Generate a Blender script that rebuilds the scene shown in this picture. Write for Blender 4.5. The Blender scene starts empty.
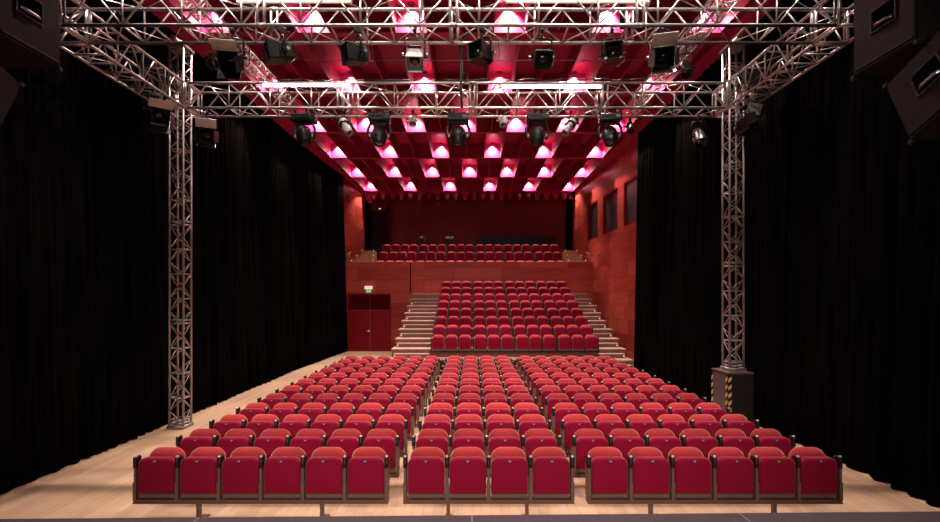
import bpy, bmesh, math, random
from mathutils import Vector, Matrix, Euler
random.seed(7)
PI = math.pi
sc = bpy.context.scene
COL = sc.collection
F, CX, CY, H = 495.0, 472.0, 296.0, 2.88

def W(px, py, d):
    """point at depth d seen at pixel (px, py)"""
    return Vector(((px - CX) / F * d, d, H + (CY - py) / F * d))

# ------------------------------------------------------------------ materials
def newmat(name):
    m = bpy.data.materials.new(name); m.use_nodes = True
    nt = m.node_tree
    return m, nt, nt.nodes['Principled BSDF']

def plain(name, col, rough=.6, metal=0.0, spec=.5, sheen=0, sheen_tint=(1, 1, 1), emit=None, estr=0, coat=0):
    m, nt, b = newmat(name)
    b.inputs['Base Color'].default_value = (*col, 1)
    b.inputs['Roughness'].default_value = rough
    b.inputs['Metallic'].default_value = metal
    b.inputs['Specular IOR Level'].default_value = spec
    if sheen:
        b.inputs['Sheen Weight'].default_value = sheen
        b.inputs['Sheen Tint'].default_value = (*sheen_tint, 1)
        b.inputs['Sheen Roughness'].default_value = .45
    if emit:
        b.inputs['Emission Color'].default_value = (*emit, 1)
        b.inputs['Emission Strength'].default_value = estr
    return m

def mottled(name, c1, c2, scale=(1, 1, 1), nscale=4, rough=.6, detail=4, metal=0, sheen=0, sheen_tint=(1, 1, 1), spec=.5, bump=0, lo=.35, hi=.65):
    m, nt, b = newmat(name)
    tc = nt.nodes.new('ShaderNodeTexCoord'); mp = nt.nodes.new('ShaderNodeMapping')
    mp.inputs['Scale'].default_value = scale
    no = nt.nodes.new('ShaderNodeTexNoise'); no.inputs['Scale'].default_value = nscale; no.inputs['Detail'].default_value = detail
    rp = nt.nodes.new('ShaderNodeValToRGB')
    rp.color_ramp.elements[0].position = lo; rp.color_ramp.elements[1].position = hi
    rp.color_ramp.elements[0].color = (*c1, 1); rp.color_ramp.elements[1].color = (*c2, 1)
    L = nt.links.new
    L(tc.outputs['Object'], mp.inputs['Vector']); L(mp.outputs[0], no.inputs['Vector'])
    L(no.outputs['Fac'], rp.inputs[0]); L(rp.outputs[0], b.inputs['Base Color'])
    b.inputs['Roughness'].default_value = rough; b.inputs['Metallic'].default_value = metal
    b.inputs['Specular IOR Level'].default_value = spec
    if sheen:
        b.inputs['Sheen Weight'].default_value = sheen
        b.inputs['Sheen Tint'].default_value = (*sheen_tint, 1)
        b.inputs['Sheen Roughness'].default_value = .4
    if bump:
        bp = nt.nodes.new('ShaderNodeBump'); bp.inputs['Strength'].default_value = bump
        L(no.outputs['Fac'], bp.inputs['Height']); L(bp.outputs[0], b.inputs['Normal'])
    return m

def planks(name, cols, pw, pl, rough=.45, axis='y', grain=.35, mortar=(.1, .05, .03), msize=.006, plane='xy'):
    """boards: brick texture with per board tone and a stretched grain"""
    m, nt, b = newmat(name); L = nt.links.new
    tc = nt.nodes.new('ShaderNodeTexCoord')
    sp = nt.nodes.new('ShaderNodeSeparateXYZ'); cb = nt.nodes.new('ShaderNodeCombineXYZ')
    L(tc.outputs['Object'], sp.inputs[0])
    a, c = {'xy': ('X', 'Y'), 'xz': ('X', 'Z'), 'yz': ('Y', 'Z')}[plane]
    if axis == 'second':
        a, c = c, a
    L(sp.outputs[a], cb.inputs['X']); L(sp.outputs[c], cb.inputs['Y'])
    br = nt.nodes.new('ShaderNodeTexBrick')
    br.offset = .37; br.squash = 1
    br.inputs['Scale'].default_value = 1
    br.inputs['Brick Width'].default_value = pl; br.inputs['Row Height'].default_value = pw
    br.inputs['Mortar Size'].default_value = msize; br.inputs['Mortar Smooth'].default_value = .2
    br.inputs['Color1'].default_value = (0, 0, 0, 1); br.inputs['Color2'].default_value = (1, 1, 1, 1)
    br.inputs['Mortar'].default_value = (.5, .5, .5, 1)
    L(cb.outputs[0], br.inputs['Vector'])
    mp = nt.nodes.new('ShaderNodeMapping'); mp.inputs['Scale'].default_value = (.5, 5, 1)
    L(cb.outputs[0], mp.inputs['Vector'])
    no = nt.nodes.new('ShaderNodeTexNoise'); no.inputs['Scale'].default_value = 1.6; no.inputs['Detail'].default_value = 6
    L(mp.outputs[0], no.inputs['Vector'])
    mx = nt.nodes.new('ShaderNodeMix'); mx.data_type = 'FLOAT'; mx.inputs[0].default_value = grain
    bw = nt.nodes.new('ShaderNodeRGBToBW'); L(br.outputs['Color'], bw.inputs[0])
    L(bw.outputs[0], mx.inputs[2]); L(no.outputs['Fac'], mx.inputs[3])
    rp = nt.nodes.new('ShaderNodeValToRGB')
    n = len(cols)
    rp.color_ramp.elements[0].color = (*cols[0], 1); rp.color_ramp.elements[1].color = (*cols[-1], 1)
    rp.color_ramp.elements[0].position = .15; rp.color_ramp.elements[1].position = .85
    for i in range(1, n - 1):
        e = rp.color_ramp.elements.new(.15 + .7 * i / (n - 1)); e.color = (*cols[i], 1)
    L(mx.outputs[0], rp.inputs[0])
    m2 = nt.nodes.new('ShaderNodeMix'); m2.data_type = 'RGBA'
    L(br.outputs['Fac'], m2.inputs[0]); L(rp.outputs[0], m2.inputs[6]); m2.inputs[7].default_value = (*mortar, 1)
    L(m2.outputs[2], b.inputs['Base Color'])
    b.inputs['Roughness'].default_value = rough
    return m

M = {}
M['fabric'] = mottled('red_fabric', (.205, .0022, .023), (.24, .0028, .027), nscale=60, rough=.85, sheen=.35, sheen_tint=(1, .5, .40), spec=.1)
M['fabric_back'] = mottled('coral_red_fabric', (.31, .022, .028), (.35, .026, .031), nscale=60, rough=.85, sheen=.7, sheen_tint=(1, .62, .40), spec=.12)
M['black_metal'] = plain('black_metal', (.007, .006, .006), .36, 0, .35)
M['black_paint'] = plain('black_paint', (.008, .007, .007), .5, 0, .4)
M['arm'] = plain('dark_armrest', (.014, .006, .006), .4, 0, .3)
M['frame'] = plain('brown_steel', (.17, .09, .068), .45, .3)
M['cap'] = plain('arm_cap', (.55, .5, .48), .35, .2)
M['plate'] = plain('number_plate', (.05, .03, .03), .4)
M['plate_face'] = plain('number_plate_face', (.5, .38, .36), .4)
M['alu'] = mottled('brushed_aluminium', (.50, .45, .43), (.62, .57, .55), nscale=9, rough=.36, metal=.85)
M['alu_dull'] = mottled('dull_aluminium', (.34, .28, .27), (.44, .37, .36), nscale=7, rough=.5, metal=.75)
M['velvet'] = mottled('black_velvet', (.0012, .001, .001), (.0052, .004, .004), scale=(6, 6, .15), nscale=2, rough=.95, spec=.1)  # paler vertical streaks painted in for fold highlights
M['drape'] = plain('black_drape', (.004, .003, .003), .95, spec=.05)
M['floor'] = planks('oak_boards', [(.45, .275, .165), (.54, .345, .215), (.60, .40, .26)], .13, 2.2, .42, axis='second', plane='xy', grain=.55, mortar=(.34, .2, .12), msize=.003)
M['stage'] = planks('stage_boards', [(.03, .0145, .019), (.036, .018, .023)], 1.22, 2.44, .8, plane='xy', mortar=(.2, .15, .15), msize=.006, grain=.6)
M['ceiling'] = mottled('ceiling_paint', (.31, .008, .056), (.34, .010, .064), nscale=3, rough=.5, spec=.4)
M['black_wall'] = plain('black_wall', (.006, .005, .005), .9, spec=.1)
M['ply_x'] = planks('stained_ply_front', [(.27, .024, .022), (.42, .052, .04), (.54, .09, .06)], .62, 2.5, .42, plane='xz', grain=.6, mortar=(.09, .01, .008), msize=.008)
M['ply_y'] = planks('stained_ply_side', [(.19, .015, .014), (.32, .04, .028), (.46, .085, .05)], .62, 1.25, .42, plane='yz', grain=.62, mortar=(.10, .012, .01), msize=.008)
M['plaster'] = mottled('maroon_plaster', (.10, .016, .013), (.125, .02, .016), nscale=2, rough=.8)
M['door'] = mottled('red_door', (.22, .005, .010), (.27, .007, .013), scale=(3, 3, .5), nscale=3, rough=.4)
M['door_dark'] = plain('dark_door', (.07, .001, .006), .7, 0, .05)
M['booth_door'] = plain('booth_door', (.014, .002, .003), .6, 0, .1)
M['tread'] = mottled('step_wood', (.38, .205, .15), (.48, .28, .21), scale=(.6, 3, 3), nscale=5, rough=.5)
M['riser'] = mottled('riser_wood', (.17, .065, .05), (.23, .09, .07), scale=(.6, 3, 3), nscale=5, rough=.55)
M['tan'] = mottled('balcony_step_wood', (.34, .15, .07), (.44, .21, .10), scale=(.6, 3, 3), nscale=5, rough=.5)
M['glass_dark'] = mottled('dark_window_glass', (.01, .009, .009), (.05, .045, .045), scale=(1, 1.4, .6), nscale=1.3, rough=.28, spec=.6)  # grey mottling painted in for a reflection on the panes
M['tube'] = plain('fluorescent_tube', (.9, .9, .9), .4, emit=(1, .93, .86), estr=26)
M['tube_dim'] = plain('dim_tube', (.8, .75, .66), .4, emit=(1, .85, .62), estr=.6)
M['white_metal'] = plain('white_metal', (.7, .68, .66), .4)
M['lens'] = plain('lens_glass', (.03, .03, .035), .06, 0, .8)
M['lens_warm'] = plain('warm_lens_glass', (.03, .016, .012), .12, 0, .8)
M['down_lens'] = plain('lit_downlight_lens', (.9, .8, .75), .4, emit=(1, .78, .68), estr=30)
M['yellow'] = plain('hazard_yellow', (.60, .34, .11), .6)
M['case'] = mottled('black_case', (.012, .010, .010), (.02, .015, .015), nscale=5, rough=.6, spec=.12)
M['case_top'] = plain('case_top', (.09, .045, .035), .6)
M['case_side'] = plain('case_side', (.07, .045, .045), .6)
M['speaker'] = mottled('speaker_paint', (.010, .007, .007), (.014, .010, .010), nscale=30, rough=.5, bump=.05, spec=.12)
M['sign_white'] = plain('sign_white', (.8, .8, .78), .5, emit=(1, .95, .88), estr=.55)
M['sign_green'] = plain('sign_green', (.03, .35, .08), .5, emit=(.05, .5, .1), estr=.35)
M['sign_pale'] = plain('sign_pale', (.75, .8, .4), .5, emit=(.8, .85, .35), estr=.4)
M['step_lamp'] = plain('step_lamp', (.9, .7, .7), .4, emit=(1, .7, .68), estr=.9)
M['cable'] = plain('black_cable', (.015, .012, .012), .55)
M['steel'] = plain('steel', (.5, .48, .47), .3, .9)

for k in ('ply_x', 'ply_y', 'door', 'black_paint', 'plaster'):
    M[k].node_tree.nodes['Principled BSDF'].inputs['Specular IOR Level'].default_value = .12
for k in ('velvet', 'drape', 'black_wall'):
    M[k].node_tree.nodes['Principled BSDF'].inputs['IOR'].default_value = 1.01
    M[k].node_tree.nodes['Principled BSDF'].inputs['Specular IOR Level'].default_value = 0
# ------------------------------------------------------------------ mesh builder
class MB:
    def __init__(self):
        self.bm = bmesh.new(); self.mi = 0; self.smooth = False
    def face(self, vs):
        try:
            f = self.bm.faces.new(vs)
        except ValueError:
            return
        f.material_index = self.mi; f.smooth = self.smooth
    def box(self, c, s, rot=None, mat=None):
        m = Matrix.Translation(Vector(c))
        if rot is not None:
            m = m @ (rot.to_4x4() if not isinstance(rot, Euler) else rot.to_matrix().to_4x4())
        vs = [self.bm.verts.new(m @ Vector((x * s[0] / 2, y * s[1] / 2, z * s[2] / 2))) for x in (-1, 1) for y in (-1, 1) for z in (-1, 1)]
        for q in ((0, 1, 3, 2), (4, 6, 7, 5), (0, 4, 5, 1), (2, 3, 7, 6), (0, 2, 6, 4), (1, 5, 7, 3)):
            self.face([vs[i] for i in q])
        return self
    def span(self, a, b):
        return self.box([(a[i] + b[i]) / 2 for i in range(3)], [abs(b[i] - a[i]) for i in range(3)])
    def tube(self, p0, p1, r, n=8, r1=None, cap=True):
        p0 = Vector(p0); p1 = Vector(p1); d = p1 - p0
        if d.length < 1e-6: return self
        q = d.to_track_quat('Z', 'Y').to_matrix()
        r1 = r if r1 is None else r1
        A = []; B = []
        for i in range(n):
            a = 2 * PI * i / n; v = Vector((math.cos(a), math.sin(a), 0))
            A.append(self.bm.verts.new(p0 + q @ (v * r))); B.append(self.bm.verts.new(p1 + q @ (v * r1)))
        s = self.smooth; self.smooth = True
        for i in range(n):
            j = (i + 1) % n; self.face([A[i], A[j], B[j], B[i]])
        self.smooth = s
        if cap:
            self.face(A[::-1]); self.face(B)
        return self
    def path(self, pts, r, n=6):
        pts = [Vector(p) for p in pts]
        rings = []
        for i, p in enumerate(pts):
            d = (pts[min(i + 1, len(pts) - 1)] - pts[max(i - 1, 0)])
            q = d.to_track_quat('Z', 'Y').to_matrix()
            rings.append([self.bm.verts.new(p + q @ Vector((r * math.cos(2 * PI * k / n), r * math.sin(2 * PI * k / n), 0))) for k in range(n)])
        s = self.smooth; self.smooth = True
        for A, B in zip(rings, rings[1:]):
            best = min(range(n), key=lambda o: (A[0].co - B[o].co).length)
            for i in range(n):
                j = (i + 1) % n
                self.face([A[i], A[j], B[(j + best) % n], B[(i + best) % n]])
        self.smooth = s
        self.face(rings[0][::-1]); self.face(rings[-1])
        return self
    def lathe(self, prof, c=(0, 0, 0), rot=None, n=20, cap=True):
        """profile of (radius, height) about local Z"""
        m = Matrix.Translation(Vector(c))
        if rot is not None: m = m @ rot.to_matrix().to_4x4()
        rings = [[self.bm.verts.new(m @ Vector((r * math.cos(2 * PI * k / n), r * math.sin(2 * PI * k / n), z))) for k in range(n)] for r, z in prof]
        s = self.smooth; self.smooth = True
        for A, B in zip(rings, rings[1:]):
            for i in range(n):
                j = (i + 1) % n; self.face([A[i], A[j], B[j], B[i]])
        self.smooth = s
        if cap:
            self.face(rings[0][::-1]); self.face(rings[-1])
        return self
    def slab(self, w, z0, z1, layers, rt, rb, seg=6, m=None):
        """upright cushion: rounded outline w wide from z0 to z1; layers = [(y, inset)]"""
        m = m or Matrix.Identity(4)
        rings = []
        for y, ins in layers:
            x = w / 2 - ins; a = z0 + ins; b = z1 - ins
            R = max(.004, rt - ins * .6); r = max(.004, rb - ins * .6)
            pts = []
            for cx, cz, rr, st in ((x - R, b - R, R, 0), (-x + R, b - R, R, PI / 2), (-x + r, a + r, r, PI), (x - r, a + r, r, 1.5 * PI)):
                for k in range(seg + 1):
                    t = st + PI / 2 * k / seg
                    pts.append(Vector((cx + rr * math.cos(t), y, cz + rr * math.sin(t))))
            rings.append([self.bm.verts.new(m @ p) for p in pts])
        s = self.smooth; self.smooth = True
        n = len(rings[0])
        for A, B in zip(rings, rings[1:]):
            for i in range(n):
                j = (i + 1) % n; self.face([A[i], A[j], B[j], B[i]])
        self.face(rings[0][::-1]); self.face(rings[-1])
        self.smooth = s
        return self
    def prism(self, poly, a, b, axis='z'):
        """polygon (u, v) swept along an axis from a to b"""
        def P(u, v, w):
            return {'z': (u, v, w), 'y': (u, w, v), 'x': (w, u, v)}[axis]
        A = [self.bm.verts.new(P(u, v, a)) for u, v in poly]; B = [self.bm.verts.new(P(u, v, b)) for u, v in poly]
        n = len(poly)
        for i in range(n):
            j = (i + 1) % n; self.face([A[i], A[j], B[j], B[i]])
        self.face(A[::-1]); self.face(B)
        return self
    def mesh(self, name, mats):
        bmesh.ops.recalc_face_normals(self.bm, faces=self.bm.faces)
        me = bpy.data.meshes.new(name); self.bm.to_mesh(me); self.bm.free()
        for m in (mats if isinstance(mats, (list, tuple)) else [mats]):
            me.materials.append(m)
        return me
    def build(self, name, mats, parent=None, loc=None, rot=None):
        return obj(name, self.mesh(name, mats), parent, loc, rot)

def obj(name, me, parent=None, loc=None, rot=None):
    o = bpy.data.objects.new(name, me); COL.objects.link(o)
    if parent is not None: o.parent = parent
    if loc is not None: o.location = loc
    if rot is not None: o.rotation_euler = rot
    return o
def tag(o, label, cat, group=None, kind=None):
    o['label'] = label; o['category'] = cat
    if group: o['group'] = group
    if kind: o['kind'] = kind
    return o
def thing(name, label, cat, loc=(0, 0, 0), rz=0, group=None):
    o = bpy.data.objects.new(name, None); COL.objects.link(o)
    o.empty_display_size = .1
    o.location = loc; o.rotation_euler = (0, 0, rz)
    return tag(o, label, cat, group)
def struct(name, mb, mats, parent=None, label=None, cat=None):
    o = mb.build(name, mats, parent)
    if parent is None:
        o['kind'] = 'structure'
        if label: o['label'] = label
        if cat: o['category'] = cat
    return o
ORD = ['', 'first', 'second', 'third', 'fourth', 'fifth', 'sixth', 'seventh', 'eighth', 'ninth', 'tenth', 'eleventh', 'twelfth', 'thirteenth', 'fourteenth',
       'fifteenth', 'sixteenth', 'seventeenth', 'eighteenth', 'nineteenth', 'twentieth']

# ------------------------------------------------------------------ the hall's shell
ZB = 30.0
def left_edge(y):      # plan line of the ceiling's left edge
    return -7.0 if y < 21 else -7.0 + (y - 21) * .055
def right_edge(y):
    return 6.52 if y < 19.2 else 6.62 - (y - 19.2) * .05
def wall_r(y):
    return 6.64 - (y - 19.2) * .05

m = MB(); m.span((-9.5, 3.5, -.1), (9, 26.0, 0))
struct('floor', m, M['floor'], label='pale oak board floor under the seat rows', cat='floor')
# raised stage lip under the camera
m = MB(); SZ = .9
m.prism([(-9, -3), (9, -3), (9, 4.635), (-9, 4.31)], SZ - .12, SZ)
m.prism([(-9, -3), (9, -3), (9, 4.58), (-9, 4.25)], 0, SZ - .12)
struct('floor_stage', m, M['stage'], label='dark purple grey stage lip along the bottom edge', cat='stage')

# left wall, painted black behind the drapes and stained at the balcony end
m = MB(); m.prism([(-7.6, 2), (-7.35, 25.7), (-7.5, 25.7), (-7.75, 2)], 0, 10.4)
struct('wall_left', m, M['black_wall'])
m = MB(); m.prism([(-7.02, 25.7), (-6.45, ZB), (-6.7, ZB), (-7.3, 25.7)], 0, 10.4)
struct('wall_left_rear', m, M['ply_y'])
# right wall with three openings
m = MB(); m.prism([(7.0, 2), (6.95, 18.0), (7.15, 18), (7.2, 2)], 0, 10.4)
struct('wall_right_front', m, M['black_wall'])
wins = [(26.85, 25.0), (24.2, 22.05), (21.35, 19.05)]
wz0, wz1 = 5.84, 7.76
m = MB()
def wr_piece(ya, yb, za, zb, t=.22, off=0):
    m.prism([(wall_r(ya) + off, ya), (wall_r(yb) + off, yb), (wall_r(yb) + t + off, yb), (wall_r(ya) + t + off, ya)], za, zb)
wr_piece(18, ZB, 0, wz0); wr_piece(18, ZB, wz1, 10.4)
edges = [18] + [v for w in sorted(wins, key=lambda w: w[1]) for v in (w[1], w[0])] + [ZB]
for a, b in zip(edges[::2], edges[1::2]):
    wr_piece(a, b, wz0, wz1)
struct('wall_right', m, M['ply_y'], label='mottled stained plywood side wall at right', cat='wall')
for i, (yb, ya) in enumerate(wins):
    m = MB(); t = .07
    for a, b, za, zb in ((ya, yb, wz0, wz0 + t), (ya, yb, wz1 - t, wz1), (ya, ya + t, wz0 + t, wz1 - t), (yb - t, yb, wz0 + t, wz1 - t)):
        wr_piece(a, b, za, zb, .2, .012)
    fr = struct('window_%d' % (i + 1), m, M['door'])
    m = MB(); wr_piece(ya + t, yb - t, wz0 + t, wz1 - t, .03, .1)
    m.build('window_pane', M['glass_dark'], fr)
# back wall of the balcony
m = MB(); m.span((-6.9, ZB, 3.5), (6.6, ZB + .25, 10.4))
struct('wall_back', m, M['plaster'], label='dim maroon plaster back wall above the balcony', cat='wall')
# balcony front, its double door
BY = 25.8; BT = 4.6
m = MB(); m.span((-7.25, BY, 0), (6.5, BY + .14, BT))
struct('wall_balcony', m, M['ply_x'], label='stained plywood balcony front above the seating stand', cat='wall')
m = MB(); m.span((-7.0, BY - .03, BT), (6.3, BY + .2, BT + .05))
struct('trim_1', m, M['ply_x'])
m = MB(); m.span((-3.24, BY - .03, 3.0), (-3.17, BY, BT)); struct('trim_3', m, M['door_dark'])
dx0, dx1 = (348.5 - CX) / F * BY, (390 - CX) / F * BY
dm = (370.2 - CX) / F * BY
m = MB()
m.span((dx0 - .06, BY - .05, 0), (dx0, BY, 2.98)); m.span((dx1, BY - .05, 0), (dx1 + .06, BY, 2.98)); m.span((dx0 - .06, BY - .05, 2.95), (dx1 + .06, BY, 3.02))
d1 = struct('door_1', m, M['door'], label='double door left of the stand steps', cat='door')
for a, b in ((dx0 + .005, dm - .012), (dm + .012, dx1 - .005)):
    m = MB(); m.span((a, BY - .045, .02), (b, BY - .002, 2.14)); lf = m.build('door_leaf', M['door'], d1)
    m = MB(); m.span((a, BY - .04, 2.17), (b, BY - .002, 2.95)); m.build('overpanel', M['door_dark'], d1)
    m = MB(); m.span((a + .1, BY - .05, .30), (b - .1, BY - .04, .34)); m.build('kick_strip', M['door'], lf)
m = MB(); m.span((dm - .014, BY - .06, .02), (dm + .014, BY - .03, 2.14)); m.build('meeting_strip', M['frame'], d1)
m = MB(); m.tube((dm - .16, BY - .1, 1.06), (dm - .03, BY - .1, 1.06), .018); m.box((dm - .05, BY - .06, 1.06), (.05, .08, .1)); m.build('door_handle', M['white_metal'], d1)
# the green sign above it: white strip over a running figure and arrow panel
e = thing('exit_sign', 'small green escape sign with white lamp strip above the double door', 'sign', (W(368.7, 290, BY).x, BY, W(0, 293, BY).z))
m = MB(); m.span((-.2, -.09, .2), (.2, 0, .36)); m.build('lamp_strip', M['sign_white'], e)
m = MB(); m.span((-.15, -.05, 0), (.15, 0, .2))
m.mi = 1; f = -.056
m.box((-.045, f, .155), (.035, .012, .035)); m.box((-.05, f, .105), (.04, .012, .07), Euler((0, .35, 0)))
m.box((-.08, f, .05), (.022, .012, .08), Euler((0, .6, 0))); m.box((-.02, f, .055), (.022, .012, .075), Euler((0, -.5, 0))); m.box((-.015, f, .115), (.06, .012, .018), Euler((0, .3, 0)))
m.box((.065, f, .10), (.075, .012, .14)); m.build('sign_panel', [M['sign_green'], M['sign_pale']], e)

# ---- coffered ceiling
CB = H + 6.2; CD = .63; ST = CB + CD
rows = [(8.15, -5.9, 1.92, 7), (11.65, -6.02, 2.3, 6), (15.2, -6.0, 2.28, 6), (18.7, -5.86, 1.88, 7), (22.2, -5.96, 2.29, 6), (25.8, -5.94, 1.94, 7), (29.2, -5.93, 2.32, 6)]
ys = [6.0, 21.0, ZB + .1]
m = MB()
m.prism([(left_edge(y), y) for y in ys] + [(right_edge(y), y) for y in (ZB + .1, 19.2, 19.19, 6.0)], ST, ST + .15)
ceil = struct('ceiling', m, M['ceiling'], label='deep red coffered ceiling', cat='ceiling')
m = MB()
m.prism([(-6.42, y) for y in ys[::-1]] + [(left_edge(y), y) for y in ys], CB, ST + .01)
m.build('soffit', M['ceiling'], ceil)
m = MB()
m.prism([(5.98, y) for y in (6, 19.2, ZB + .1)] + [(right_edge(y), y) for y in (ZB + .1, 19.2, 19.19, 6.0)], CB, ST + .01)
m.build('soffit', M['ceiling'], ceil)
prev = 6.0
lit = []
for (y, x0, p, n) in rows:
    m = MB(); m.span((-6.43, y, CB), (5.99, y + .22, ST + .01))
    m.build('beam', M['ceiling'], ceil)
    xs = []
    for k in range(n):
        c = x0 + p * k; lit.append((y, k, n, c))
        xs += [c - .38, c + .38]
        if k < n - 1: xs.append(c + p / 2)
    m = MB()
    for x in xs:
        m.span((x - .02, prev, CB + .012), (x + .02, y, ST + .01))
    f = m.build('fins', M['ceiling'], ceil)
    prev = y + .22
m = MB(); m.span((-6.43, prev, CB), (5.99, ZB, CB + .1))
m.build('rear_panel', M['ceiling'], ceil)
# row of tapered blocks hanging behind the last beam
m = MB()
for k in range(23):
    x = (374.5 + 9.05 * k - CX) / F * 29.6; w = .19
    m.prism([(x - w, CB + .02), (x - w * .35, CB - .42), (x + w * .35, CB - .42), (x + w, CB + .02)], 29.5, 29.72, 'y')
m.prism([(-6.5, CB + .02), (-6.2, CB - .62), (-5.98, CB - .62), (-5.98, CB + .02)], 29.5, 29.72, 'y')
m.prism([(5.78, CB + .02), (5.78, CB - .4), (6.0, CB - .4), (6.2, CB + .02)], 29.5, 29.72, 'y')
struct('trim_2', m, M['ceiling'], label='row of tapered red blocks hanging at the far end of the ceiling', cat='trim')

# recessed downlights in the lit coffers: each is a fixture with its own lamp
mh = MB(); mh.lathe([(.05, -.012), (.075, -.012), (.075, -.002), (.055, 0), (.055, .05), (.05, .05), (.05, -.012)], n=14, cap=False); ME_dh = mh.mesh('downlight_housing', M['black_metal'])
mh = MB(); mh.lathe([(.048, .03), (.048, .036)], n=14); ME_dl = mh.mesh('downlight_lens', M['down_lens'])
spot = bpy.data.lights.new('downlight_lamp', 'SPOT')
LD = .11
spill = bpy.data.lights.new('added_spill', 'POINT'); spill.energy = 6; spill.color = (1, .86, .80); spill.shadow_soft_size = .06  # added point light without a fixture, brightens the inside of the coffer
spot.energy = 800; spot.color = (1, .84, .77); spot.spot_size = math.radians(106); spot.spot_blend = .6; spot.shadow_soft_size = .04
spot_front = spot.copy(); spot_front.energy = 640
rn = 0; lasty = None
for (y, k, n, c) in lit:
    if y != lasty: rn += 1; lasty = y
    if rn > 1:
        t = thing('ceiling_downlight', 'downlight in lit ceiling coffer, %s of %d from left in %s coffer row from stage' % (ORD[k + 1], n, ORD[rn - 1]), 'ceiling light', (c, y - LD, ST - .02), 0, 'downlights in the ceiling coffers')
        obj('housing', ME_dh, t); obj('lens', ME_dl, t)
    l = bpy.data.objects.new('downlight_lamp', spot if rn > 1 else spot_front); COL.objects.link(l); l.location = (c, y - LD, ST - .06)
    if rn > 1: l.parent = t; l.location = (0, 0, -.04)
    q = bpy.data.objects.new('added_spill', spill); COL.objects.link(q); q.location = (c, y - .4, ST - .42)
    if rn > 1: q.parent = t; q.location = (0, LD - .4, -.40)

# ------------------------------------------------------------------ seats
SP = .5305
def chair_meshes(w):
    b = MB(); b.slab(w, .372, .825, [(.105, .03), (.10, .008), (.085, 0), (.03, 0), (.008, .012), (0, .035)], .092, .02)
    pan = b.mesh('seat_pan', M['fabric'])
    b = MB()
    b.slab(w - .004, .40, .90, [(.108, .115), (.114, .085), (.128, .058), (.148, .034), (.175, .014), (.205, .003), (.232, 0), (.258, .006), (.282, .024), (.298, .052), (.304, .085)], .14, .03,
           m=Matrix.Translation((0, .12, .3)) @ Matrix.Rotation(math.radians(-3), 4, 'X') @ Matrix.Translation((0, -.12, -.3)))
    back = b.mesh('backrest', M['fabric_back'])
    b = MB(); b.span((-w / 2 + .005, .03, .318), (w / 2 - .005, .09, .368)); b.box((0, .14, .375), (.3, .05, .15))
    return pan, back, b.mesh('hinge_bar', M['frame'])
WIDE, NARROW = chair_meshes(.464), chair_meshes(.444)
mb = MB(); mb.box((0, -.004, .792), (.05, .012, .026)); mb.mi = 1; mb.box((0, -.011, .793), (.026, .006, .012))
ME_plate = mb.mesh('number_plate', [M['plate'], M['plate_face']])
# armrest pad with a bright screw cap and the steel post under it
mb = MB(); mb.slab(.05, .70, .845, [(.0, .012), (.008, .003), (.02, 0), (.10, 0), (.115, .008)], .022, .01)
ME_arm = mb.mesh('armrest', M['arm'])
mb = MB(); mb.lathe([(.019, 0), (.019, .012), (.012, .018)], (0, .022, .838), n=10)
ME_cap = mb.mesh('armrest_cap', M['cap'])
mb = MB(); mb.span((-.015, .012, .30), (.015, .07, .71)); mb.span((-.015, .07, .32), (.015, .16, .69)); mb.span((-.021, .0, .29), (.021, .09, .52))
ME_post = mb.mesh('arm_post', M['frame']); ME_post_dark = ME_post.copy(); ME_post_dark.materials[0] = M['arm']  # dark gaps between stand and balcony seats put into the post colour
_beams = {}
def beam_mesh(L, full=True):
    k = round(L, 3)
    if k not in _beams:
        b = MB(); b.span((-.02, .01, .254), (L + .02, .13, .298)); b.span((-.02, -.004, .254), (L + .02, .01, .272))
        _beams[k] = b.mesh('beam', M['frame']); _beams[-k] = _beams[k].copy(); _beams[-k].materials[0] = M['arm']
    return _beams[k if full else -k]
mb = MB(); mb.span((-.022, .045, .01), (.022, .1, .256)); mb.span((-.05, .0, .003), (.05, .26, .014)); ME_leg = mb.mesh('leg', M['frame'])

def seat_row(x0, y, z, n, pitch, name, seat_label, seat_group, frame_label, frame_group, cat='seat', full=True):
    fr = thing('seat_row_frame', frame_label, 'seat frame', (x0, y, z), 0, frame_group)
    L = n * pitch
    obj('beam', beam_mesh(L, full), fr)
    for t in ((.25, .75) if n > 3 else (.5,)):
        obj('leg', ME_leg, fr, (L * t + random.uniform(-.05, .05), 0, 0))
    for k in range(n + 1):
        x = k * pitch
        if full:
            obj('arm_post', ME_post, fr, (x, 0, 0))
            a = obj('armrest', ME_arm, fr, (x, 0, 0)); obj('armrest_cap', ME_cap, a)
        else:
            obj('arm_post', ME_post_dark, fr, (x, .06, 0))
            obj('armrest', ME_arm, fr, (x, .06, -.04)).scale = (.8, 1, 1)
    for k in range(n):
        s = thing(name, seat_label(k), cat, (x0 + (k + .5) * pitch, y, z), 0, seat_group)
        P3 = WIDE if full else NARROW
        obj('seat_pan', P3[0], s); obj('backrest', P3[1], s); obj('hinge_bar', P3[2], s)
        if full: obj('number_plate', ME_plate, s)

Y1 = 6.25; RP = .905
blocks = [('left block', (134.2 - CX) / F * Y1, 6), ('middle block', (404.8 - CX) / F * Y1, 4), ('right block', (589.4 - CX) / F * Y1, 6)]
for r in range(12):
    y = Y1 + RP * r
    rt = 'front row' if r == 0 else ('rearmost floor row' if r == 11 else ORD[r + 1] + ' row from the stage')
    for bn, x0, n in blocks:
        def lab(k, bn=bn, n=n, rt=rt):
            pos = ORD[k + 1] + ' from left' if k < n - 1 else 'last at right'
            return 'red folded seat, %s in %s, %s' % (pos, bn, rt)
        seat_row(x0, y, 0, n, SP, 'theatre_chair', lab, 'red seats on the hall floor', 'brown steel seat frame, %s, %s' % (bn, rt), 'frames of the floor seats')

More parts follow.
